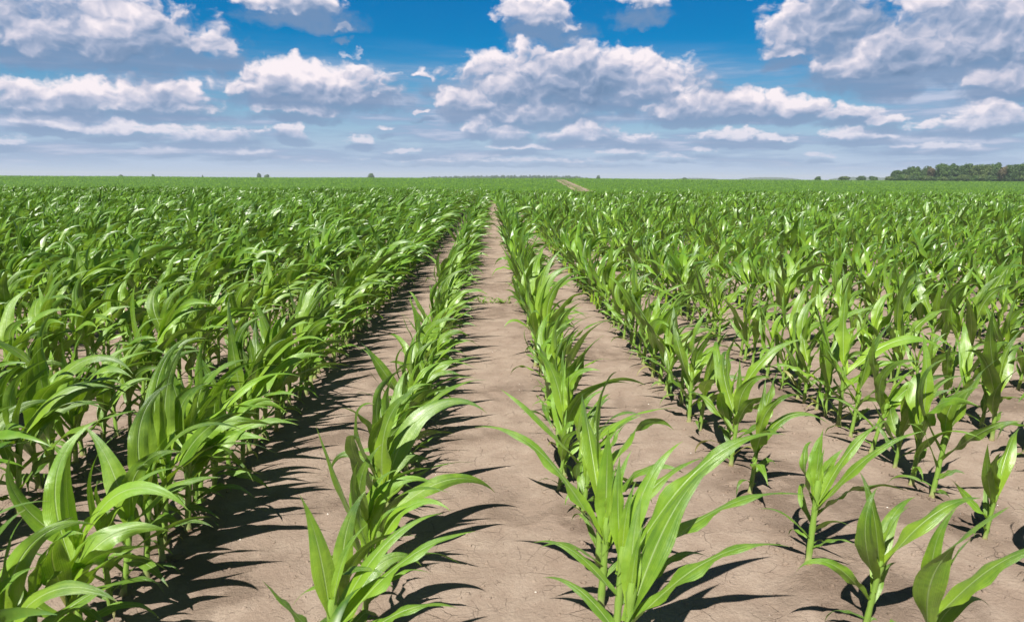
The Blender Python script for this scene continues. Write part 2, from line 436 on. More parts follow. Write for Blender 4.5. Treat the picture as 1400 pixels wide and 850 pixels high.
# leaves of the closest plants, measured from the photograph (azimuth 0 = along +X, 90 = away from the camera)
def L_(h, az, el, L, W_, g=.3, w=.1, sx=0., tw=0., fold=.25, tone=.5, young=.5):
    return dict(h=h * .86, az=R(az), el=R(el), L=L * .86, W=W_ * 1.15, g=g, w=w, sx=sx, tw=tw, fold=fold, tone=tone, young=young)
MANUAL = {
    (0, 1.98): [L_(.26, 95, 86, .40, .060, .05, .02, tw=.1, fold=.18, tone=.75, young=.45), L_(.24, 165, 60, .66, .050, .62, .0, tw=.5, tone=.5, young=.35),
                L_(.25, 50, 74, .34, .040, .15, .1, tone=.7, young=.8), L_(.20, 15, 58, .52, .052, .35, .2, tone=.45), L_(.15, -160, 50, .30, .036, .6, .0, tone=.4, young=.1),
                L_(.28, 60, 84, .26, .030, .1, .1, fold=.9, young=1.), L_(.10, 10, 50, .32, .034, .7, .1, tone=.3, young=.1)],
    (0, 1.80): [L_(.24, 12, 60, .78, .062, .40, .34, sx=-.05, tw=-.5, tone=.45, young=.3), L_(.26, 40, 74, .48, .055, .25, .25, tone=.7, young=.6),
                L_(.20, -10, 52, .72, .055, .40, .30, tone=.4, young=.2), L_(.27, 110, 78, .36, .045, .2, .1, tone=.6, young=.7), L_(.16, 160, 50, .36, .04, .6, 0, tone=.4, young=.1),
                L_(.285, 70, 84, .28, .034, .1, .15, fold=.8, young=1.), L_(.12, 20, 46, .40, .04, .6, .1, tone=.35, young=.1)],
    (0, 1.62): [L_(.22, 35, 66, .58, .075, .30, .18, tw=.4, fold=.15, tone=.35, young=.2), L_(.20, -5, 52, .56, .055, .45, .2, tone=.4, young=.2),
                L_(.24, 80, 74, .36, .045, .2, .1, tone=.5, young=.6), L_(.14, 150, 50, .34, .04, .6, 0, tone=.4, young=.1), L_(.26, 60, 84, .26, .034, .1, .1, fold=.9, young=1.)],
    (-1, 1.36): [L_(.22, 135, 83, .41, .066, .05, .05, tw=.2, fold=.15, tone=.65, young=.5), L_(.22, 25, 60, .52, .058, .22, .35, tone=.6, young=.5),
                 L_(.18, 0, 48, .50, .055, .30, .35, tone=.55, young=.3), L_(.12, 175, 44, .34, .046, .55, 0, tone=.5, young=.1), L_(.24, 50, 76, .42, .045, .12, .3, tone=.7, young=.9),
                 L_(.15, 5, 38, .40, .046, .3, .2, tone=.4, young=.2)],
    (-1, 1.56): [L_(.26, 150, 84, .40, .052, .02, -.10, tw=1.5, fold=.3, tone=.5, young=1.), L_(.25, 30, 60, .46, .052, .22, .35, tone=.6, young=.6),
                 L_(.22, 15, 52, .52, .055, .28, .35, tone=.65, young=.4), L_(.18, -170, 56, .30, .040, .5, .3, tone=.2, young=.1), L_(.14, 10, 44, .42, .046, .4, .3, tone=.4, young=.1),
                 L_(.27, 60, 80, .30, .036, .1, .3, fold=.8, young=1.)],
    (1, 2.22): [L_(.22, 10, 66, .50, .044, .30, .22, tone=.55, young=.6), L_(.20, -20, 62, .54, .046, .34, .22, tw=-.7, tone=.5, young=.5), L_(.24, 130, 80, .30, .046, .5, .3, tw=1.2, tone=.75, young=.5),
                L_(.25, 90, 84, .30, .040, .1, .1, tone=.8, young=.8), L_(.26, 60, 84, .22, .026, .1, .1, fold=.9, young=1.), L_(.09, 170, 54, .26, .028, .7, 0, tone=.3, young=.1), L_(.05, -30, 50, .2, .022, .8, .1, tone=.3, young=.05)],
}
# ---------------------------------------------------------------- build the 300 plants that show largest
ORD = ['', 'first', 'second', 'third', 'fourth', 'fifth', 'sixth', 'seventh', 'eighth', 'ninth', 'tenth', 'eleventh', 'twelfth', 'thirteenth', 'fourteenth', 'fifteenth',
       'sixteenth', 'seventeenth', 'eighteenth', 'nineteenth', 'twentieth', 'twenty-first', 'twenty-second', 'twenty-third', 'twenty-fourth', 'twenty-fifth',
       'twenty-sixth', 'twenty-seventh', 'twenty-eighth', 'twenty-ninth', 'thirtieth', 'thirty-first', 'thirty-second', 'thirty-third', 'thirty-fourth', 'thirty-fifth', 'thirty-sixth',
       'thirty-seventh', 'thirty-eighth', 'thirty-ninth', 'fortieth', 'forty-first', 'forty-second', 'forty-third', 'forty-fourth', 'forty-fifth', 'forty-sixth', 'forty-seventh', 'forty-eighth']
count = {}
S_H, M_H = 22, 7
all_leaves = []; owner = []
for p in sorted(hero, key=lambda p: (p['row'], p['y'])):
    count[p['row']] = count.get(p['row'], 0) + 1
    p['ord'] = count[p['row']]
    man = MANUAL.get((p['row'], p['y']))
    if man:
        p['size'] = 1.0; p['lean'] = (.05, .03)
        z0 = float(ground_z(p['x'], p['y']))
        lv = []
        for m_ in man:
            q = dict(m_); h = q.pop('h'); q.update(bx=p['x'] + .05 * h, by=p['y'] + .03 * h, bz=z0 + h); lv.append(q)
    else:
        lv = plant_leaves(p['x'], p['y'], p['size'], p['lean'], p['plane'], p['windy'])
    all_leaves += lv; owner += [p] * len(lv)
V, f, _, UV, TN, YG = blades(pack(all_leaves), S_H, M_H)
roots = {}
for p in hero:
    z0 = float(ground_z(p['x'], p['y']))
    root = empty('corn_plant', (p['x'], p['y'], z0))
    look = 'Tall' if p['size'] > .98 else ('Short' if p['size'] < .70 else 'Green')
    o_ = ORD[min(p['ord'], len(ORD) - 1)]
    r_ = p['row']
    side = "on wood's side" if r_ >= 0 else "away from wood"
    nrow = ORD[r_ + 1 if r_ >= 0 else -r_]
    row_text = (nrow + ' row from path ' + side)
    tag(root, '%s corn plant, %s from camera in %s' % (look, o_, row_text), 'corn plant', 'young corn plants standing in rows')
    sv, sf, su = stalk_geo(p['x'], p['y'], p['size'], p['lean'])
    sv = sv - np.array([p['x'], p['y'], z0])
    obj('stalk', mesh_from('stalk', sv, sf, M_STALK, su), root)
    roots[id(p)] = (root, np.array([p['x'], p['y'], z0]))
for i, p in enumerate(owner):
    root, o0 = roots[id(p)]
    obj('leaf', mesh_from('leaf', V[i] - o0, f, M_LEAF, UV[i], {'tone': TN[i], 'young': YG[i]}), root)

# ---------------------------------------------------------------- the rest of the standing crop: one object
def crop_chunk(ps, S, M, n, stalks, wide):
    lv = []
    for p in ps: lv += plant_leaves(p['x'], p['y'], p['size'], p['lean'], p['plane'], p['windy'], n)
    P = pack(lv); P['W'] = P['W'] * wide
    V, f, F, UV, TN, YG = blades(P, S, M, M > 3)
    Vs, Fs, Us = [V.reshape(-1, 3)], [F], [UV.reshape(-1, 2)]
    T, G = [TN.ravel()], [YG.ravel()]
    off = len(Vs[0])
    if stalks:
        for p in ps:
            sv, sf, su = stalk_geo(p['x'], p['y'], p['size'], p['lean'], 5, 4)
            Vs.append(sv); Fs.append(sf + off); Us.append(su); off += len(sv)
            T.append(np.full(len(sv), .6)); G.append(np.full(len(sv), .75))
    return np.concatenate(Vs), np.concatenate(Fs), np.concatenate(Us), np.concatenate(T), np.concatenate(G)

def dist(p): return math.hypot(p['x'], p['y'])
groups = [([p for p in rest if dist(p) < 14], 14, 5, 9, True, 1.0), ([p for p in rest if 14 <= dist(p) < 24], 8, 3, 7, True, 1.05), ([p for p in rest if dist(p) >= 24], 6, 3, 6, False, 1.2)]
Vs, Fs, Us, T, G = [], [], [], [], []; off = 0
for args in groups:
    v, f_, u_, t_, g_ = crop_chunk(*args)
    Vs.append(v); Fs.append(f_ + off); Us.append(u_); T.append(t_); G.append(g_); off += len(v)
o = obj('corn_crop', mesh_from('corn_crop', np.concatenate(Vs), np.concatenate(Fs), M_LEAF_MID, np.concatenate(Us), {'tone': np.concatenate(T), 'young': np.concatenate(G)}))
tag(o, 'green rows of young corn running on behind the near plants', 'corn crop', None, 'stuff')

# ---------------------------------------------------------------- far side of the dip: crop that reads as one fine texture
def track_x(y):      # the bare earth track runs off obliquely through the far crop
    return 21.0 + (y - 150.0) * (0.067)
TRK = dict(a=(23.6, 170.0), b=(38.0, 408.0))
def on_track(x, y, half):
    cx = np.interp(y, [TRK['a'][1] - 40, TRK['b'][1]], [TRK['a'][0] - 2.5, TRK['b'][0]])
    return (np.abs(x - cx) < half) & (y < TRK['b'][1] + 6)
def canopy(x, y):
    return terrain(x, y) + 0.16 + 0.05 * np.sin(x * 8.43)
ysf = graded([(44, 130, 2.0), (130, 620, 2.5)]); xsf = np.concatenate([-graded([(0, 60, .8), (60, 460, 4.0)])[::-1][:-1], graded([(0, 60, .8), (60, 560, 4.0)])])
X, Y = np.meshgrid(xsf, ysf, indexing='xy')
Zc = canopy(X, Y) + rng.uniform(-.07, .07, X.shape)
Zc = np.where(on_track(X, Y, 2.6), terrain(X, Y) - .3, Zc)
nx, ny = len(xsf), len(ysf)
idx = np.arange(nx * ny).reshape(ny, nx)
F = np.stack([idx[:-1, :-1], idx[:-1, 1:], idx[1:, 1:], idx[1:, :-1]], -1).reshape(-1, 4)
M_CANOPY = simple_material('far_crop', (0.045, 0.105, 0.010), (0.085, 0.175, 0.016), 0.35, 0.7, 0.10)
V0 = np.stack([X, Y, Zc], -1).reshape(-1, 3)
# leaf tufts over the far crop, thinner with distance
NF = 230000
q = rng.uniform(0, 1, NF); yy = 1 / ((1 - q) / 85.0 + q / 560.0)
xx = rng.uniform(-1, 1, NF) * (0.80 * yy + 10) + 0.02 * yy
keep = ~on_track(xx, yy, 1.15); xx, yy = xx[keep], yy[keep]
xx = np.where(yy < 200, ROW0 + np.round((xx - ROW0) / ROW) * ROW + rng.normal(0, .08, len(xx)), xx)
# plain-sized leaves carry the near crop over the crest
NN = 85000
q = rng.uniform(0, 1, NN); y2 = 41.5 + 50 * q ** .85; x2 = rng.uniform(-1, 1, NN) * (0.80 * y2 + 4) + .02 * y2
x2 = ROW0 + np.round((x2 - ROW0) / ROW) * ROW + rng.normal(0, .09, NN)
xx = np.concatenate([xx, x2]); yy = np.concatenate([yy, y2])
n = len(xx)
sc = np.clip(yy / 150, 1.0, 2.4)
tab = rng.uniform(0, 1, 65536)
lv_ = np.round(np.log2(sc) * 2); cs_ = 2 ** (lv_ / 2)
cell = tab[((np.floor(xx / (.55 * cs_)).astype(np.int64) * 73856093) ^ (np.floor(yy / (3.0 * cs_)).astype(np.int64) * 19349663)) & 65535]
P = dict(bx=xx, by=yy, bz=terrain(xx, yy) + .04 + .30 * cell, az=rng.uniform(0, 6.28, n), el=rng.uniform(.75, 1.4, n), L=rng.uniform(.32, .5, n) * sc ** .5, W=.075 * sc * rng.uniform(.7, 1.3, n),
         g=rng.uniform(.3, .8, n), w=rng.uniform(.2, .6, n), sx=np.zeros(n), tw=rng.normal(0, .6, n), fold=rng.uniform(.1, .4, n), tone=np.clip(rng.normal(.0, .15, n) + 1.0 * cell, 0, 1), young=np.clip(cell * 1.5 - .45 + rng.normal(0, .15, n), 0, 1))
Vb, fb, Fb, Ub, Tb, Gb = blades(P, 3, 2, False)
o = obj('far_corn_crop', mesh_from('far_corn_crop', Vb.reshape(-1, 3), Fb, M_LEAF_FAR, Ub.reshape(-1, 2), {'tone': Tb.ravel(), 'young': Gb.ravel()}))
tag(o, 'fine pale green corn rising beyond the near field up to the horizon', 'corn crop', None, 'stuff')
o = obj('far_field', mesh_from('far_field', V0, F, M_CANOPY)); tag(o, kind='structure')

# dirt track
M_TRACK = simple_material('track_dirt', (0.13, 0.145, 0.06), (0.215, 0.19, 0.105), 2.0, 0.95, 0.02)
ty = np.arange(120, 410, 2.0)
cx = np.interp(ty, [TRK['a'][1] - 40, TRK['b'][1]], [TRK['a'][0] - 2.5, TRK['b'][0]]) + .25 * np.sin(ty / 17)
us = np.linspace(-1, 1, 9)
hw = 1.0 + .25 * np.sin(ty / 9)
X = cx[:, None] + us[None] * hw[:, None]; Y = np.broadcast_to(ty[:, None], X.shape)
Z = terrain(X, Y) + .16 + .04 * np.cos(us * 9)[None]
k = np.arange(X.size).reshape(X.shape)
F = np.stack([k[:-1, :-1], k[:-1, 1:], k[1:, 1:], k[1:, :-1]], -1).reshape(-1, 4)
tag(obj('dirt_track', mesh_from('dirt_track', np.stack([X, Y, Z], -1).reshape(-1, 3), F, M_TRACK)), kind='structure')

# ---------------------------------------------------------------- clods, pebbles and weed on the soil
def lumps(N, xr, yr, smin, smax, seed, rows=False):
    g = np.random.default_rng(seed)
    base = np.array([(0, 0, 1), (.94, 0, .3), (.29, .9, .3), (-.76, .55, .3), (-.76, -.55, .3), (.29, -.9, .3), (.9, .2, -.5), (0, 1, -.5), (-.9, .3, -.5), (-.4, -.9, -.5), (.6, -.8, -.5)], float)
    tri = np.array([(0, 1, 2), (0, 2, 3), (0, 3, 4), (0, 4, 5), (0, 5, 1), (1, 6, 2), (2, 7, 3), (3, 8, 4), (4, 9, 5), (5, 10, 1), (6, 7, 2), (7, 8, 3), (8, 9, 4), (9, 10, 5), (10, 6, 1)])
    s = smin * (smax / smin) ** (g.uniform(0, 1, N) ** 2.2)
    x = g.uniform(*xr, N); y = yr[0] + (yr[1] - yr[0]) * g.uniform(0, 1, N) ** 1.5
    if rows: x = ROW0 + np.round((x - ROW0) / ROW) * ROW + g.normal(0, .055, N)
    a = g.uniform(0, 6.28, N)
    B = base[None] * (1 + g.uniform(-.35, .35, (N, 11, 1))) * s[:, None, None] * np.array([1, .8, .55])
    V = np.empty_like(B)
    V[..., 0] = B[..., 0] * np.cos(a)[:, None] - B[..., 1] * np.sin(a)[:, None] + x[:, None]
    V[..., 1] = B[..., 0] * np.sin(a)[:, None] + B[..., 1] * np.cos(a)[:, None] + y[:, None]
    V[..., 2] = B[..., 2] + ground_z(x, y)[:, None] + s[:, None] * .15
    F = (tri[None] + (np.arange(N) * 11)[:, None, None]).reshape(-1, 3)
    return V.reshape(-1, 3), F
v, f_ = lumps(26000, (-4.5, 5.5), (1.2, 9), .0012, .010, 5)
v2, f2 = lumps(16000, (-4.5, 5.5), (1.2, 9), .0016, .016, 6, True)
o = obj('soil_crumbs', mesh_from('soil_crumbs', np.concatenate([v, v2]), np.concatenate([f_, f2 + len(v)]), M_SOIL, smooth=False)); tag(o, 'small loose crumbs of dry soil lying between the corn rows', 'soil crumbs', None, 'stuff')
v, f_ = lumps(420, (-3.5, 4.5), (1.2, 8), .0014, .0052, 8)
M_PEB = simple_material('pebble', (0.50, 0.44, 0.38), (0.72, 0.68, 0.62), 90.0, 0.8)
o = obj('pebbles', mesh_from('pebbles', v, f_, M_PEB)); tag(o, 'tiny pale pebbles scattered over the dry brown soil', 'pebbles', None, 'stuff')

def weed(x, y, wid, dep, nl, label):
    g = random.Random(int(x * 100 + y * 10 + 5))
    root = empty('weed_patch', (x, y, float(ground_z(x, y))))
    tag(root, label, 'weed', 'weeds on the bare path')
    lv = []
    for i in range(nl):
        bx = x + g.uniform(-wid, wid); by = y + g.uniform(-dep, dep)
        lv.append(dict(bx=bx, by=by, bz=float(ground_z(bx, by)) + g.uniform(.0, .03), az=g.uniform(0, 6.28), el=g.uniform(.2, 1.1), L=g.uniform(.03, .07), W=g.uniform(.014, .026), g=.4, w=.05, sx=0,
                       tw=g.gauss(0, .5), fold=.2, tone=g.uniform(.2, .9), young=g.uniform(.1, .5)))
    V, f, F, UV, TN, YG = blades(pack(lv), 6, 5)
    c = np.array([x, y, float(ground_z(x, y))])
    obj('foliage', mesh_from('weed_foliage', V.reshape(-1, 3) - c, F, M_LEAF, UV.reshape(-1, 2), {'tone': TN.ravel(), 'young': YG.ravel()}), root)
weed(.02, 7.5, .17, .06, 60, 'low leafy weed patch crossing the bare path between two corn rows')

# ---------------------------------------------------------------- trees
def crown_mesh(name, mat, blobs, n, leaf, seed):
    """foliage clumps: many small bent faces spread through and over irregular lobes"""
    g = np.random.default_rng(seed)
    w = np.array([b[3] * b[4] for b in blobs]); w /= w.sum()
    which = g.choice(len(blobs), n, p=w)
    B = np.array(blobs)[which]
    d = g.normal(size=(n, 3)); d /= np.linalg.norm(d, axis=1, keepdims=True)
    rad = g.uniform(.55, 1.06, n) ** .6
    bump = 1 + .16 * np.sin(d[:, 0] * 5 + which) * np.sin(d[:, 1] * 6 + which * 2) + .10 * np.sin(d[:, 2] * 9 + which)
    c = B[:, :3] + d * (rad * bump)[:, None] * np.stack([B[:, 3], B[:, 3], B[:, 4]], -1)
    nrm = d + g.normal(size=(n, 3)) * .55; nrm /= np.linalg.norm(nrm, axis=1, keepdims=True)
    t = np.cross(nrm, g.normal(size=(n, 3))); t /= np.linalg.norm(t, axis=1, keepdims=True); bt = np.cross(nrm, t)
    s = leaf * g.uniform(.5, 1.3, n)
    q = np.array([(-1, -.6), (.2, -1), (1, .3), (-.1, .9)])
    V = c[:, None] + q[None, :, :1] * (t * s[:, None])[:, None] + q[None, :, 1:] * (bt * s[:, None])[:, None]
    V[:, 2] += nrm * (s * .35)[:, None]
    tone = np.clip(.5 + .22 * np.sin(which * 2.7) + g.normal(0, .2, n), 0, 1)
    return mesh_from(name, V.reshape(-1, 3), np.arange(n * 4).reshape(-1, 4), mat, None, {'tone': np.repeat(tone, 4)}, smooth=False)

def trunk_mesh(name, mat, H, r0, seed, limbs=4):
    g = random.Random(seed); V = []; F = []
    def tube(p0, p1, ra, rb, seg=5, sides=7):
        b = len(V); p0 = np.array(p0, float); p1 = np.array(p1, float)
        ax = (p1 - p0) / np.linalg.norm(p1 - p0); s1 = np.cross(ax, (0.3, 1, .1)); s1 /= np.linalg.norm(s1); s2 = np.cross(ax, s1)
        bend = np.array([g.gauss(0, .03), g.gauss(0, .03), 0]) * np.linalg.norm(p1 - p0)
        for i in range(seg + 1):
            t = i / seg; c = p0 + (p1 - p0) * t + bend * math.sin(t * 3.14)
            for j in range(sides):
                a = 6.283 * j / sides; V.append(c + (ra + (rb - ra) * t) * (math.cos(a) * s1 + math.sin(a) * s2))
        for i in range(seg):
            for j in range(sides):
                F.append((b + i * sides + j, b + i * sides + (j + 1) % sides, b + (i + 1) * sides + (j + 1) % sides, b + (i + 1) * sides + j))
    tube((0, 0, -.5), (0, 0, H), r0, r0 * .45)
    for i in range(limbs):
        a = i * 2.4 + g.uniform(0, 1); h = H * g.uniform(.45, .95)
        tube((0, 0, h), (math.cos(a) * H * .35, math.sin(a) * H * .35, h + H * .42), r0 * .4, r0 * .12)
    return mesh_from(name, np.array(V), np.array(F), mat)

M_BARK = simple_material('bark', (0.10, 0.075, 0.055), (0.16, 0.125, 0.095), 3.0, 0.9, 0.05)
CR = [foliage_material('foliage_dark', (0.040, 0.095, 0.014), (0.120, 0.215, 0.030)), foliage_material('foliage_mid', (0.055, 0.100, 0.022), (0.150, 0.210, 0.045)),
      foliage_material('foliage_brown', (0.080, 0.075, 0.035), (0.19, 0.155, 0.075)), foliage_material('foliage_deep', (0.034, 0.080, 0.018), (0.09, 0.160, 0.034))]
def lobes(seed, Rr, H, zc, n):
    g = random.Random(seed); out = [(0, 0, zc, Rr * .72, H * .36)]
    for i in range(n):
        a = g.uniform(0, 6.28); rr = Rr * g.uniform(.25, .72); h = zc + g.uniform(-.8, .9) * H * .36
        k = 1 - .45 * max(0, (h - zc) / (H * .36))
        out.append((math.cos(a) * rr * k, math.sin(a) * rr * k, h, Rr * g.uniform(.26, .44), H * g.uniform(.12, .2)))
    return out
protos = []
for i in range(7):
    Ht = (13.5, 12.5, 14.5, 13.0, 12.0, 15.0, 13.8)[i]; Rr = (5.2, 4.6, 5.0, 5.6, 4.4, 4.8, 5.4)[i]
    cm = crown_mesh('crown', CR[(0, 1, 0, 3, 2, 3, 1)[i]], lobes(i + 3, Rr * 1.12, Ht * 1.04, Ht * .50, 20), 6500, .34, i)
    tm = trunk_mesh('trunk', M_BARK, Ht * .5, .32, i)
    protos.append((cm, tm, ('dark green', 'bright green', 'dark green', 'blackish green', 'brownish', 'blackish green', 'bright green')[i]))
def tree(name, proto, x, y, rz, s, label, cat, group=None, sink=0.0):
    root = empty(name, (x, y, float(terrain(x, y)) - sink)); root.rotation_euler.z = rz; root.scale = (s[0], s[0], s[1])
    tag(root, label, cat, group)
    c = obj('crown', proto[0], root); t = obj('trunk', proto[1], root)
    return root
def polar(az, d): return d * math.sin(R(az)), d * math.cos(R(az))
g = random.Random(4)
# front rank of the wood: dense edge whose end faces the open field
az = 29.25; i = 0
while az < 43.5:
    d = 575 + g.uniform(-5, 5) - i * 2.0
    x, y = polar(az, d)
    s = min(.86, .60 + .04 * i) * g.uniform(.94, 1.06)
    pr = protos[g.choice([0, 1, 2, 3, 3, 4, 5, 6, 0])]
    i += 1
    tree('broadleaf_tree', pr, x, y, g.uniform(0, 6.28), (s * .98, s * 1.0), '%s tree %s from the open end along the front of the wood' % (pr[2].capitalize(), ORD[i]), 'tree', 'trees along the front of the wood', .6)
    az += g.uniform(.52, .72) * s
az = 30.2; i = 0
while az < 43.5:
    d = 590 + g.uniform(-6, 6)
    x, y = polar(az, d)
    s = min(.95, .76 + .025 * i) * g.uniform(.95, 1.05)
    pr = protos[g.choice([0, 1, 2, 3, 5, 6, 0])]
    i += 1
    tree('broadleaf_tree', pr, x, y, g.uniform(0, 6.28), (s, s * 1.03), '%s tree %s from the open end in the second rank of the wood' % (pr[2].capitalize(), ORD[i]), 'tree', 'trees in the second rank of the wood', .6)
    az += g.uniform(.8, 1.1)
# low bushes under the wood's edge
bush = []
for i in range(3):
    cm = crown_mesh('crown', CR[(0, 1, 3)[i]], lobes(i + 30, 3.4, 5.0, 2.0, 9), 2600, .22, i + 40)
    bush.append((cm, trunk_mesh('trunk', M_BARK, 1.6, .14, i + 50, 3)))
az = 28.95; i = 0
while az < 43:
    x, y = polar(az, 562 + g.uniform(-3, 3) - i * 1.0); s = g.uniform(.85, 1.35); i += 1
    tree('bush', bush[i % 3], x, y, g.uniform(0, 6.28), (s, s * .9), 'Low %s bush, %s from the open end along the foot of the wood' % (('dark green', 'bright green', 'blackish')[i % 3], ORD[i]), 'bush', 'bushes along the foot of the wood', .4)
    az += g.uniform(.30, .44)
# round bushes standing by themselves beside the wood
for n_, (a, w_, h_, lb) in enumerate([(24.35, .85, .95, 'Small dark bush farthest from the wood, at the end of four round bushes'), (26.10, 1.5, 1.0, 'Wide low round bush, second in the line of four beside the wood'),
                       (27.22, 1.35, 1.05, 'Round bush in the line of four, between the wide one and the wood'), (27.95, 1.2, .95, 'Round bush of the line of four standing closest to the wood')]):
    x, y = polar(a, 640); tree('round_bush', bush[n_ % 3], x, y, n_ * 1.3, (w_, h_), lb, 'bush', 'round bushes beside the wood', .2)
# lone far trees on the skyline
for n_, (a, d, w_, h_, lb) in enumerate([(-9.37, 1150, 1.9, 2.5, 'Lone round tree on the skyline, largest on the open horizon'), (-17.55, 1150, 1.15, 2.3, 'Small round tree on the skyline beside a lower bushy one'),
                       (-17.0, 1160, 1.4, 1.75, 'Low bushy tree on the skyline beside a taller round one'), (8.35, 1100, 1.2, 2.1, 'Small tree on the skyline where the distant tree line ends'),
                       (-24.6, 1250, .8, 1.75, 'Tiny tree on the skyline, taller of the farthest clump from the wood'), (-26.6, 1250, 1.2, 1.55, 'Tiny low tree on the skyline at the far end from the wood'), (-21.4, 1250, .5, 1.5, 'Tiny single tree speck on the bare stretch of skyline'),
                       (14.9, 1200, 1.6, 1.6, 'Low flat tree on the skyline between the tree line and blue hills')]):
    x, y = polar(a, d); tree('skyline_tree', bush[(0, 2, 0, 2, 0, 2, 0, 2)[n_]], x, y, n_, (w_, h_), lb, 'tree', 'lone trees on the skyline', 0)
# distant tree line: one far-off mass
g2 = np.random.default_rng(9)
bl = []
for a in np.arange(-5.4, 7.7, .10):
    if 1.0 < (a % 3.1) < 1.18: continue
    d = 1900 + g2.uniform(-40, 40); x, y = polar(a, d)
    tall = float(np.interp(a, [-5.4, -4, -1, 2, 4, 6.5, 7.7], [3.5, 6, 8, 9, 9.5, 8.5, 4])) * g2.uniform(.72, 1.18)
    bl.append((x, y, -2.0 + tall * .45, 2.6 * g2.uniform(.8, 1.3), tall * .62))
o = obj('distant_treeline', crown_mesh('distant_treeline', CR[3], bl, 42000, .75, 77)); tag(o, 'low bluish tree line far away on the horizon beyond the corn', 'tree line', None, 'stuff')
# distant low hills
def hill(a0, a1, d, h):
    n = 40; A = np.linspace(a0, a1, n); prof = h * (np.sin(np.linspace(0, math.pi, n)) ** .45) * (1 + .08 * np.sin(np.arange(n) * 1.9))
    V = []
    for i in range(n):
        for dd, k in ((0, 0), (60, .75), (160, 1.0), (300, .7), (500, 0)):
            x, y = polar(A[i], d + dd); V.append((x, y, -8 + (prof[i] + 6) * k))
    k = np.arange(n * 5).reshape(n, 5)
    F = np.stack([k[:-1, :-1], k[1:, :-1], k[1:, 1:], k[:-1, 1:]], -1).reshape(-1, 4)
    return mesh_from('hills', np.array(V), F, M_HILL)
M_HILL = simple_material('far_woodland', (0.035, 0.06, 0.025), (0.06, 0.09, 0.035), .02, .9)
for a0, a1, d, h in ((18.8, 23.2, 3300, 12.5), (25.0, 29.6, 3200, 15), (14.0, 17.5, 3400, 8)):
    tag(obj('hills', hill(a0, a1, d, h)), kind='structure')

# ---------------------------------------------------------------- haze
def haze():
    m, t, out = material('haze')
    v = t.new('ShaderNodeVolumePrincipled')
    v.inputs['Color'].default_value = (0.72, 0.87, 1.0, 1); v.inputs['Density'].default_value = HAZE
    v.inputs['Anisotropy'].default_value = 0.0
    v.inputs['Absorption Color'].default_value = (1, 1, 1, 1)
    t.l.new(v.outputs[0], out.inputs['Volume'])
    x0, x1, y0, y1, z0, z1 = -4300, 4300, -100, 4300, -12.0, 24.0
    V = np.array([(x, y, z) for z in (z0, z1) for y in (y0, y1) for x in (x0, x1)], float)
    F = np.array([(0, 2, 3, 1), (4, 5, 7, 6), (0, 1, 5, 4), (2, 6, 7, 3), (0, 4, 6, 2), (1, 3, 7, 5)])
    tag(obj('haze', mesh_from('haze', V, F, m, smooth=False)), 'thin blue haze that pales the far trees on the horizon', 'haze', None, 'stuff')
HAZE = 0.00020
haze()

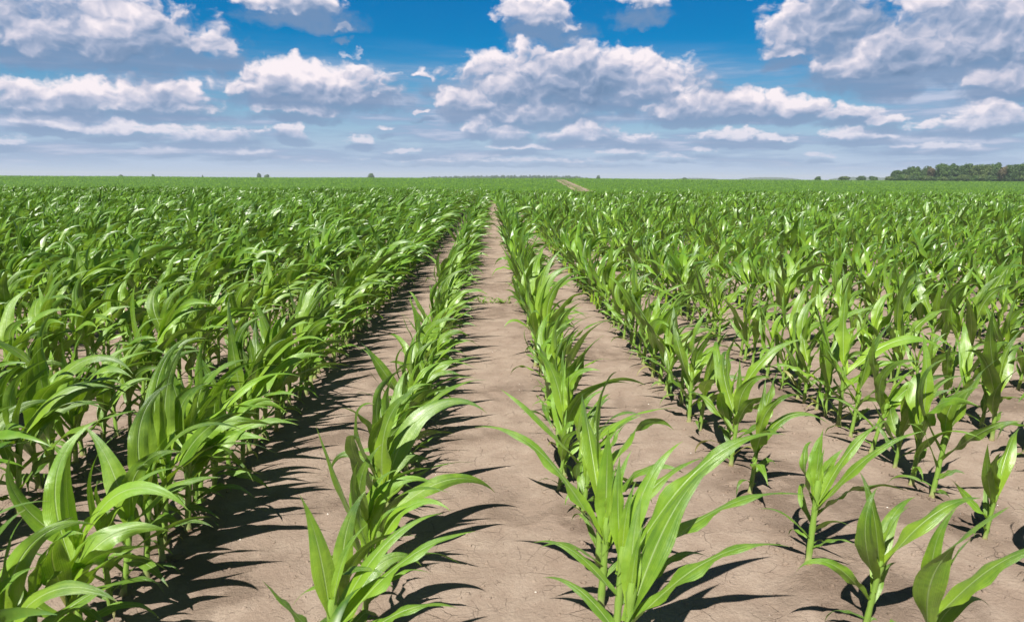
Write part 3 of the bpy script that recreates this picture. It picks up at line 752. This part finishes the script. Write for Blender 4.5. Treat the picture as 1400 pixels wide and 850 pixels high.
# ---------------------------------------------------------------- sky
# cumulus: azimuth, base elevation, half width, height (degrees), fullness
CLOUDS = [(-27.5, 7.6, 9.7, 5.15, 1.), (-14.6, 11.33, 4.9, 2.8, .9), (-21.4, 8.48, 3.1, 1.76, 1.), (-30.7, 4.01, 4.7, 2.74, 1.), (-24.3, 4.15, 5.3, 2.82, 1.), (-13.3, 5.57, 7.3, 3.2, 1.1), (-14.9, 4.58, 4.2, 1.4, .9),
    (-4.6, 7.36, 2.1, 1.15, .45), (6.1, 5.62, 10.1, 4.7, 1.2), (-1.8, 4.89, 3.0, 2.94, 1.), (2.7, 4.21, 7.3, 3.12, .9), (14.9, 4.58, 3.9, 2.1, 1.), (18.6, 4.52, 3.4, 2.3, 1.), (22.4, 4.54, 2.4, 1.9, 1.),
    (25.6, 4.06, 3.0, 1.6, .8), (28.1, 3.79, 1.9, 1.0, .9), (3.7, 10.9, 3.9, 2.9, .9), (11.0, 11.9, 3.0, 2.3, .7), (23.7, 9.23, 4.6, 4.9, 1.), (21.1, 8.39, 2.1, 2.1, .8), (27.7, 6.62, 5.2, 4.6, 1.1),
    (33.1, 7.30, 5.9, 6.3, 1.2), (36.1, 5.41, 4.5, 3.1, 1.), (34.8, 3.21, 3.8, 2.05, .95), (-1.3, 3.36, 1.6, 1.6, .9), (1.1, 2.88, 1.8, 1.5, .8), (-30.8, 3.03, 2.6, 1.1, .9), (-26.4, 2.90, 4.0, .95, .8),
    (-20.6, 2.31, 4.9, 1.4, .7), (-15.2, 2.79, 1.4, 1.2, .8), (-10.1, 2.50, 1.2, .85, .8), (6.7, 2.79, 4.3, 1.5, .8), (10.9, 2.62, 2.9, 1.2, .7), (18.2, 2.90, 3.4, .95, .8), (21.3, 2.76, 2.1, .75, .8),
    (27.1, 2.82, 3.0, .95, .7), (24.3, 1.54, 1.4, .5, .6), (-6.9, 1.82, 1.8, .42, .6), (10.1, 1.74, 2.6, .62, .6), (2.1, 2.11, 3.5, .6, .6), (-11.3, 10.5, .8, .9, .6), (-18.7, 1.57, 3.2, .66, .5),
    (14.0, 1.57, 2.3, .52, .5), (32.5, 2.00, 2.6, .66, .6), (-11.1, 8.6, 2.6, .9, .22), (-5.5, 5.00, .9, .45, .6), (1.6, 1.21, 16.7, .5, .35), (-23.5, 1.7, 2.2, .5, .5), (-8.2, 3.6, 1.3, .7, .5), (16.2, 2.1, 1.5, .5, .5), (29.5, 2.1, 1.8, .6, .6), (31.0, 3.4, 2.0, 1.0, .6), (-33.5, 1.9, 2.4, .7, .6),
    # beyond the frame, for the light and for a step aside
    (-48, 6, 11, 4, 1.), (50, 5, 9, 5, 1.), (-62, 10, 9, 5, .9), (70, 9, 12, 5, 1.), (-10, 24, 14, 6, .9), (28, 20, 12, 6, .9), (120, 8, 16, 6, 1.), (-110, 8, 16, 6, 1.), (175, 9, 14, 6, .9)]

def build_world():
    w = bpy.data.worlds.new('World'); w.use_nodes = True
    w.node_tree.nodes.clear(); t = NT(w.node_tree)
    out = t.new('ShaderNodeOutputWorld')
    K = 0.655 / SKY_STR
    def c3(r, g_, b): return (r * K, g_ * K, b * K)
    dirv = t.v('NORMALIZE', t.new('ShaderNodeTexCoord').outputs['Generated'])
    dx, dy, dz = t.sep(dirv)
    az = t.m('MULTIPLY', t.m('ARCTAN2', dx, dy), 57.2958); el = t.m('MULTIPLY', t.m('ARCSINE', dz), 57.2958)
    P = t.comb(az, el, 0.)
    sky = t.new('ShaderNodeTexSky'); sky.sky_type = 'NISHITA'; sky.sun_disc = False
    sky.sun_elevation = R(SUN_EL); sky.sun_rotation = R(SUN_AZ)
    sky.air_density = 1.0; sky.dust_density = 0.6; sky.ozone_density = 2.0
    hs = t.new('ShaderNodeHueSaturation'); hs.inputs['Saturation'].default_value = 1.9; hs.inputs['Value'].default_value = .56
    hs.inputs['Hue'].default_value = .505
    t.l.new(sky.outputs[0], hs.inputs['Color'])
    clear = t.mix(t.rng(el, -1.0, 10.5, 1.0, 0.0), hs.outputs[0], t.mix(t.rng(el, .5, 6.5), c3(.440, .560, .780), c3(.190, .400, .700)))

    def cloud_sector(clouds):
        """one stretch of the cumulus field; returns its Background shader"""
        def macro(p):
            x_, y_, _ = t.sep(p); pp = t.comb(x_, y_, y_); acc = None
            for a, e, hw, h, full in clouds:
                su, sd = 1 / (h * .72), 1 / (h * .30); cy = e + h * .26
                q = t.v('MULTIPLY_ADD', pp, (1 / (hw * .98), su, -sd), (-a / (hw * .98), -cy * su, cy * sd))
                q = t.v('MAXIMUM', q, (-99., 0., 0.))
                k = t.m('SUBTRACT', full + (.10 if e > 3.2 else .32), t.v('DOT_PRODUCT', q, q))
                acc = k if acc is None else t.m('SMOOTH_MAX', acc, k, .25)
            return t.m('MAXIMUM', acc, -1.6)
        st = t.comb(az, t.m('MULTIPLY', el, 1.3), 0.0)
        lowk = t.rng(el, .6, 6.5, .30, 1.0)
        wob = t.v('SUBTRACT', t.noise(st, .40, 4, .52, color=True), (.5, .5, .5))
        sc = t.new('ShaderNodeVectorMath', operation='SCALE'); t.put(sc.inputs[0], t.v('MULTIPLY', wob, (5.6, 2.8, 0.))); t.put(sc.inputs['Scale'], lowk)
        mp = t.v('ADD', P, sc.outputs[0])
        up = t.rng(el, 0., 8., .30, 1.15, smooth=False)
        off = t.comb(t.m('MULTIPLY', up, -.30), up, 0.)
        m0 = macro(mp); m1 = macro(t.v('ADD', mp, off))
        def puff(v):
            vo = t.new('ShaderNodeTexVoronoi', feature='F1'); vo.voronoi_dimensions = '2D'
            t.l.new(v, vo.inputs['Vector'])
            vo.inputs['Scale'].default_value = .46; vo.inputs['Detail'].default_value = 1.6; vo.inputs['Roughness'].default_value = .45; vo.inputs['Lacunarity'].default_value = 2.4
            return t.m('SUBTRACT', .45, vo.outputs['Distance'])
        sv = t.v('ADD', st, t.v('MULTIPLY', wob, (2.4, 2.4, 0.)))
        p0 = puff(sv); p1 = puff(t.v('ADD', sv, (-.2, .5, 0.)))
        fb = t.m('SUBTRACT', t.noise(sv, 1.5, 7, .58), .5)
        f1 = t.m('SUBTRACT', t.noise(t.v('ADD', sv, (-.10, .22, 0.)), 1.5, 3, .5), .5)
        amp = t.rng(el, 1.0, 6.0, .34, .52)
        fl = t.m('SUBTRACT', t.noise(t.v('MULTIPLY', st, (1., 1.9, 1.)), 1.25, 5, .62), .5)
        d0 = t.m('ADD', m0, t.m('MULTIPLY', p0, amp)); d0 = t.m('ADD', d0, t.m('MULTIPLY', fb, .62)); d0 = t.m('ADD', d0, t.m('MULTIPLY', fl, t.rng(el, 2.5, 6.0, 2.2, .25)))
        grad = t.m('MULTIPLY', t.m('SUBTRACT', m0, m1), .36)
        grad = t.m('MINIMUM', t.m('MAXIMUM', grad, -.55), .60)
        lit = t.m('ADD', grad, t.m('MULTIPLY', t.m('SUBTRACT', p0, p1), .40))
        lit = t.m('ADD', lit, t.m('MULTIPLY', t.m('SUBTRACT', fb, f1), .16))
        big = t.m('SUBTRACT', t.noise(st, .16, 2, .5), .5)
        lit = t.m('ADD', lit, t.m('MULTIPLY', big, .70))
        lit = t.m('SUBTRACT', lit, t.m('MULTIPLY', t.rng(d0, .3, 1.4), .16))
        sh = t.rng(lit, -.44, .36, 0.0, 1.0, smooth=False)
        soft = t.rng(sh, .2, .8, 1.1, .50)
        cover = t.rng(d0, 0.0, t.m('ADD', soft, t.rng(el, 1.0, 6.0, .45, 0.)))
        ramp = t.new('ShaderNodeValToRGB'); t.put(ramp.inputs[0], sh)
        e = ramp.color_ramp.elements
        stops = [(0.0, (.130, .225, .380)), (.30, (.215, .310, .480)), (.52, (.380, .440, .600)), (.72, (.640, .630, .740)), (.92, (.930, .850, .890))]
        e[0].position, e[0].color = stops[0][0], stops[0][1] + (1,)
        e[1].position, e[1].color = stops[-1][0], stops[-1][1] + (1,)
        for p_, c_ in stops[1:-1]:
            q = e.new(p_); q.color = c_ + (1,)
        cs = t.new('ShaderNodeVectorMath', operation='SCALE'); t.l.new(ramp.outputs[0], cs.inputs[0]); cs.inputs['Scale'].default_value = K
        cc = t.mix(t.rng(el, 0.0, 6.5, .78, 0.0), cs.outputs[0], c3(.430, .530, .720))
        # thin layered stratus low down, and the grey undersides that hang below the heads
        band = t.noise(t.comb(t.m('MULTIPLY', az, .11), t.m('MULTIPLY', el, .95), 3.0), 1.0, 6, .58)
        bm = t.m('MULTIPLY', t.rng(band, .38, .60, 0., .90), t.m('MULTIPLY', t.rng(el, .2, 1.6), t.rng(el, 5.0, 10.5, 1., 0.)))
        c_ = t.mix(bm, clear, t.mix(t.rng(band, .5, .7), c3(.270, .380, .580), c3(.520, .570, .730)))
        under = t.m('MULTIPLY', t.rng(t.m('ADD', m1, t.m('MULTIPLY', fb, 1.0)), -.15, .95), .80)
        c_ = t.mix(under, c_, t.mix(t.rng(el, 0., 6., .6, 0.), c3(.185, .285, .460), c3(.370, .480, .680)))
        c_ = t.mix(cover, c_, cc)
        bg = t.new('ShaderNodeBackground'); bg.inputs['Strength'].default_value = SKY_STR
        t.l.new(c_, bg.inputs[0])
        return bg.outputs[0]

    # the remaining sky: scattered high cumulus from one noise
    pl = t.v('DIVIDE', dirv, t.comb(t.m('ADD', t.m('ABSOLUTE', dz), .12), t.m('ADD', t.m('ABSOLUTE', dz), .12), 1.0))
    nz = t.noise(pl, 1.3, 4, .6)
    cv = t.rng(nz, .52, .66, 0., .9)
    rest_c = t.mix(cv, t.mix(1.0, clear, (.45, .43, .43), 'MULTIPLY'), t.mix(t.rng(nz, .55, .75), c3(.26, .25, .27), c3(.13, .15, .19)))
    rest_c = t.mix(t.rng(el, -2, 0, 1., 0.), rest_c, c3(.20, .22, .20))
    rb = t.new('ShaderNodeBackground'); rb.inputs['Strength'].default_value = SKY_STR; t.l.new(rest_c, rb.inputs[0])
    sh_ = rb.outputs[0]
    edges = [-60, -19, -6, 8, 20, 30, 62]
    front = t.m('MULTIPLY', t.m('LESS_THAN', el, 20.), t.m('GREATER_THAN', el, -.6))
    for lo, hi in zip(edges[:-1], edges[1:]):
        sub = [c for c in CLOUDS if c[0] + c[2] * 1.25 + 3.2 > lo and c[0] - c[2] * 1.25 - 3.2 < hi and c[1] < 24]
        f_ = t.m('MULTIPLY', front, t.m('MULTIPLY', t.m('GREATER_THAN', az, float(lo)), t.m('LESS_THAN', az, hi + .0001)))
        ms = t.new('ShaderNodeMixShader'); t.l.new(f_, ms.inputs[0]); t.l.new(sh_, ms.inputs[1]); t.l.new(cloud_sector(sub), ms.inputs[2])
        sh_ = ms.outputs[0]
    t.l.new(sh_, out.inputs[0])
    w.cycles.sampling_method = 'NONE'
    scene.world = w
SKY_STR = 0.10
build_world()

sun = bpy.data.lights.new('sun', 'SUN'); sun.energy = 5.0; sun.angle = R(.53); sun.color = (1.0, .955, .885)
so = bpy.data.objects.new('sun', sun); COL.objects.link(so)
from mathutils import Vector, Matrix
so.rotation_euler = Vector(to_sun).to_track_quat('Z', 'Y').to_euler()
so.location = (-5, -10, 20)

# ---------------------------------------------------------------- camera
cam = bpy.data.cameras.new('camera'); co_ = bpy.data.objects.new('camera', cam); COL.objects.link(co_)
cam.sensor_width = 36; cam.lens = 36 * FPX / 1400; cam.clip_end = 12000; cam.clip_start = .02
rot = Matrix.Rotation(-YAW, 4, 'Z') @ Matrix.Rotation(R(90) - PITCH, 4, 'X') @ Matrix.Rotation(ROLL, 4, 'Z')
co_.matrix_world = Matrix.Translation((0, 0, EYE)) @ rot
cam.dof.use_dof = True; cam.dof.focus_distance = 5.0; cam.dof.aperture_fstop = 7.1
scene.camera = co_

scene.render.engine = 'CYCLES'
c = scene.cycles
c.max_bounces = 6; c.diffuse_bounces = 3; c.glossy_bounces = 2; c.transmission_bounces = 4; c.transparent_max_bounces = 4; c.volume_bounces = 0
c.use_denoising = True; c.denoiser = 'OPENIMAGEDENOISE'
c.use_adaptive_sampling = True; c.adaptive_threshold = .01
c.caustics_reflective = False; c.caustics_refractive = False
vs = scene.view_settings
vs.view_transform = 'Standard'; vs.look = 'None'; vs.exposure = 0.68; vs.gamma = 1.0; vs.use_curve_mapping = False
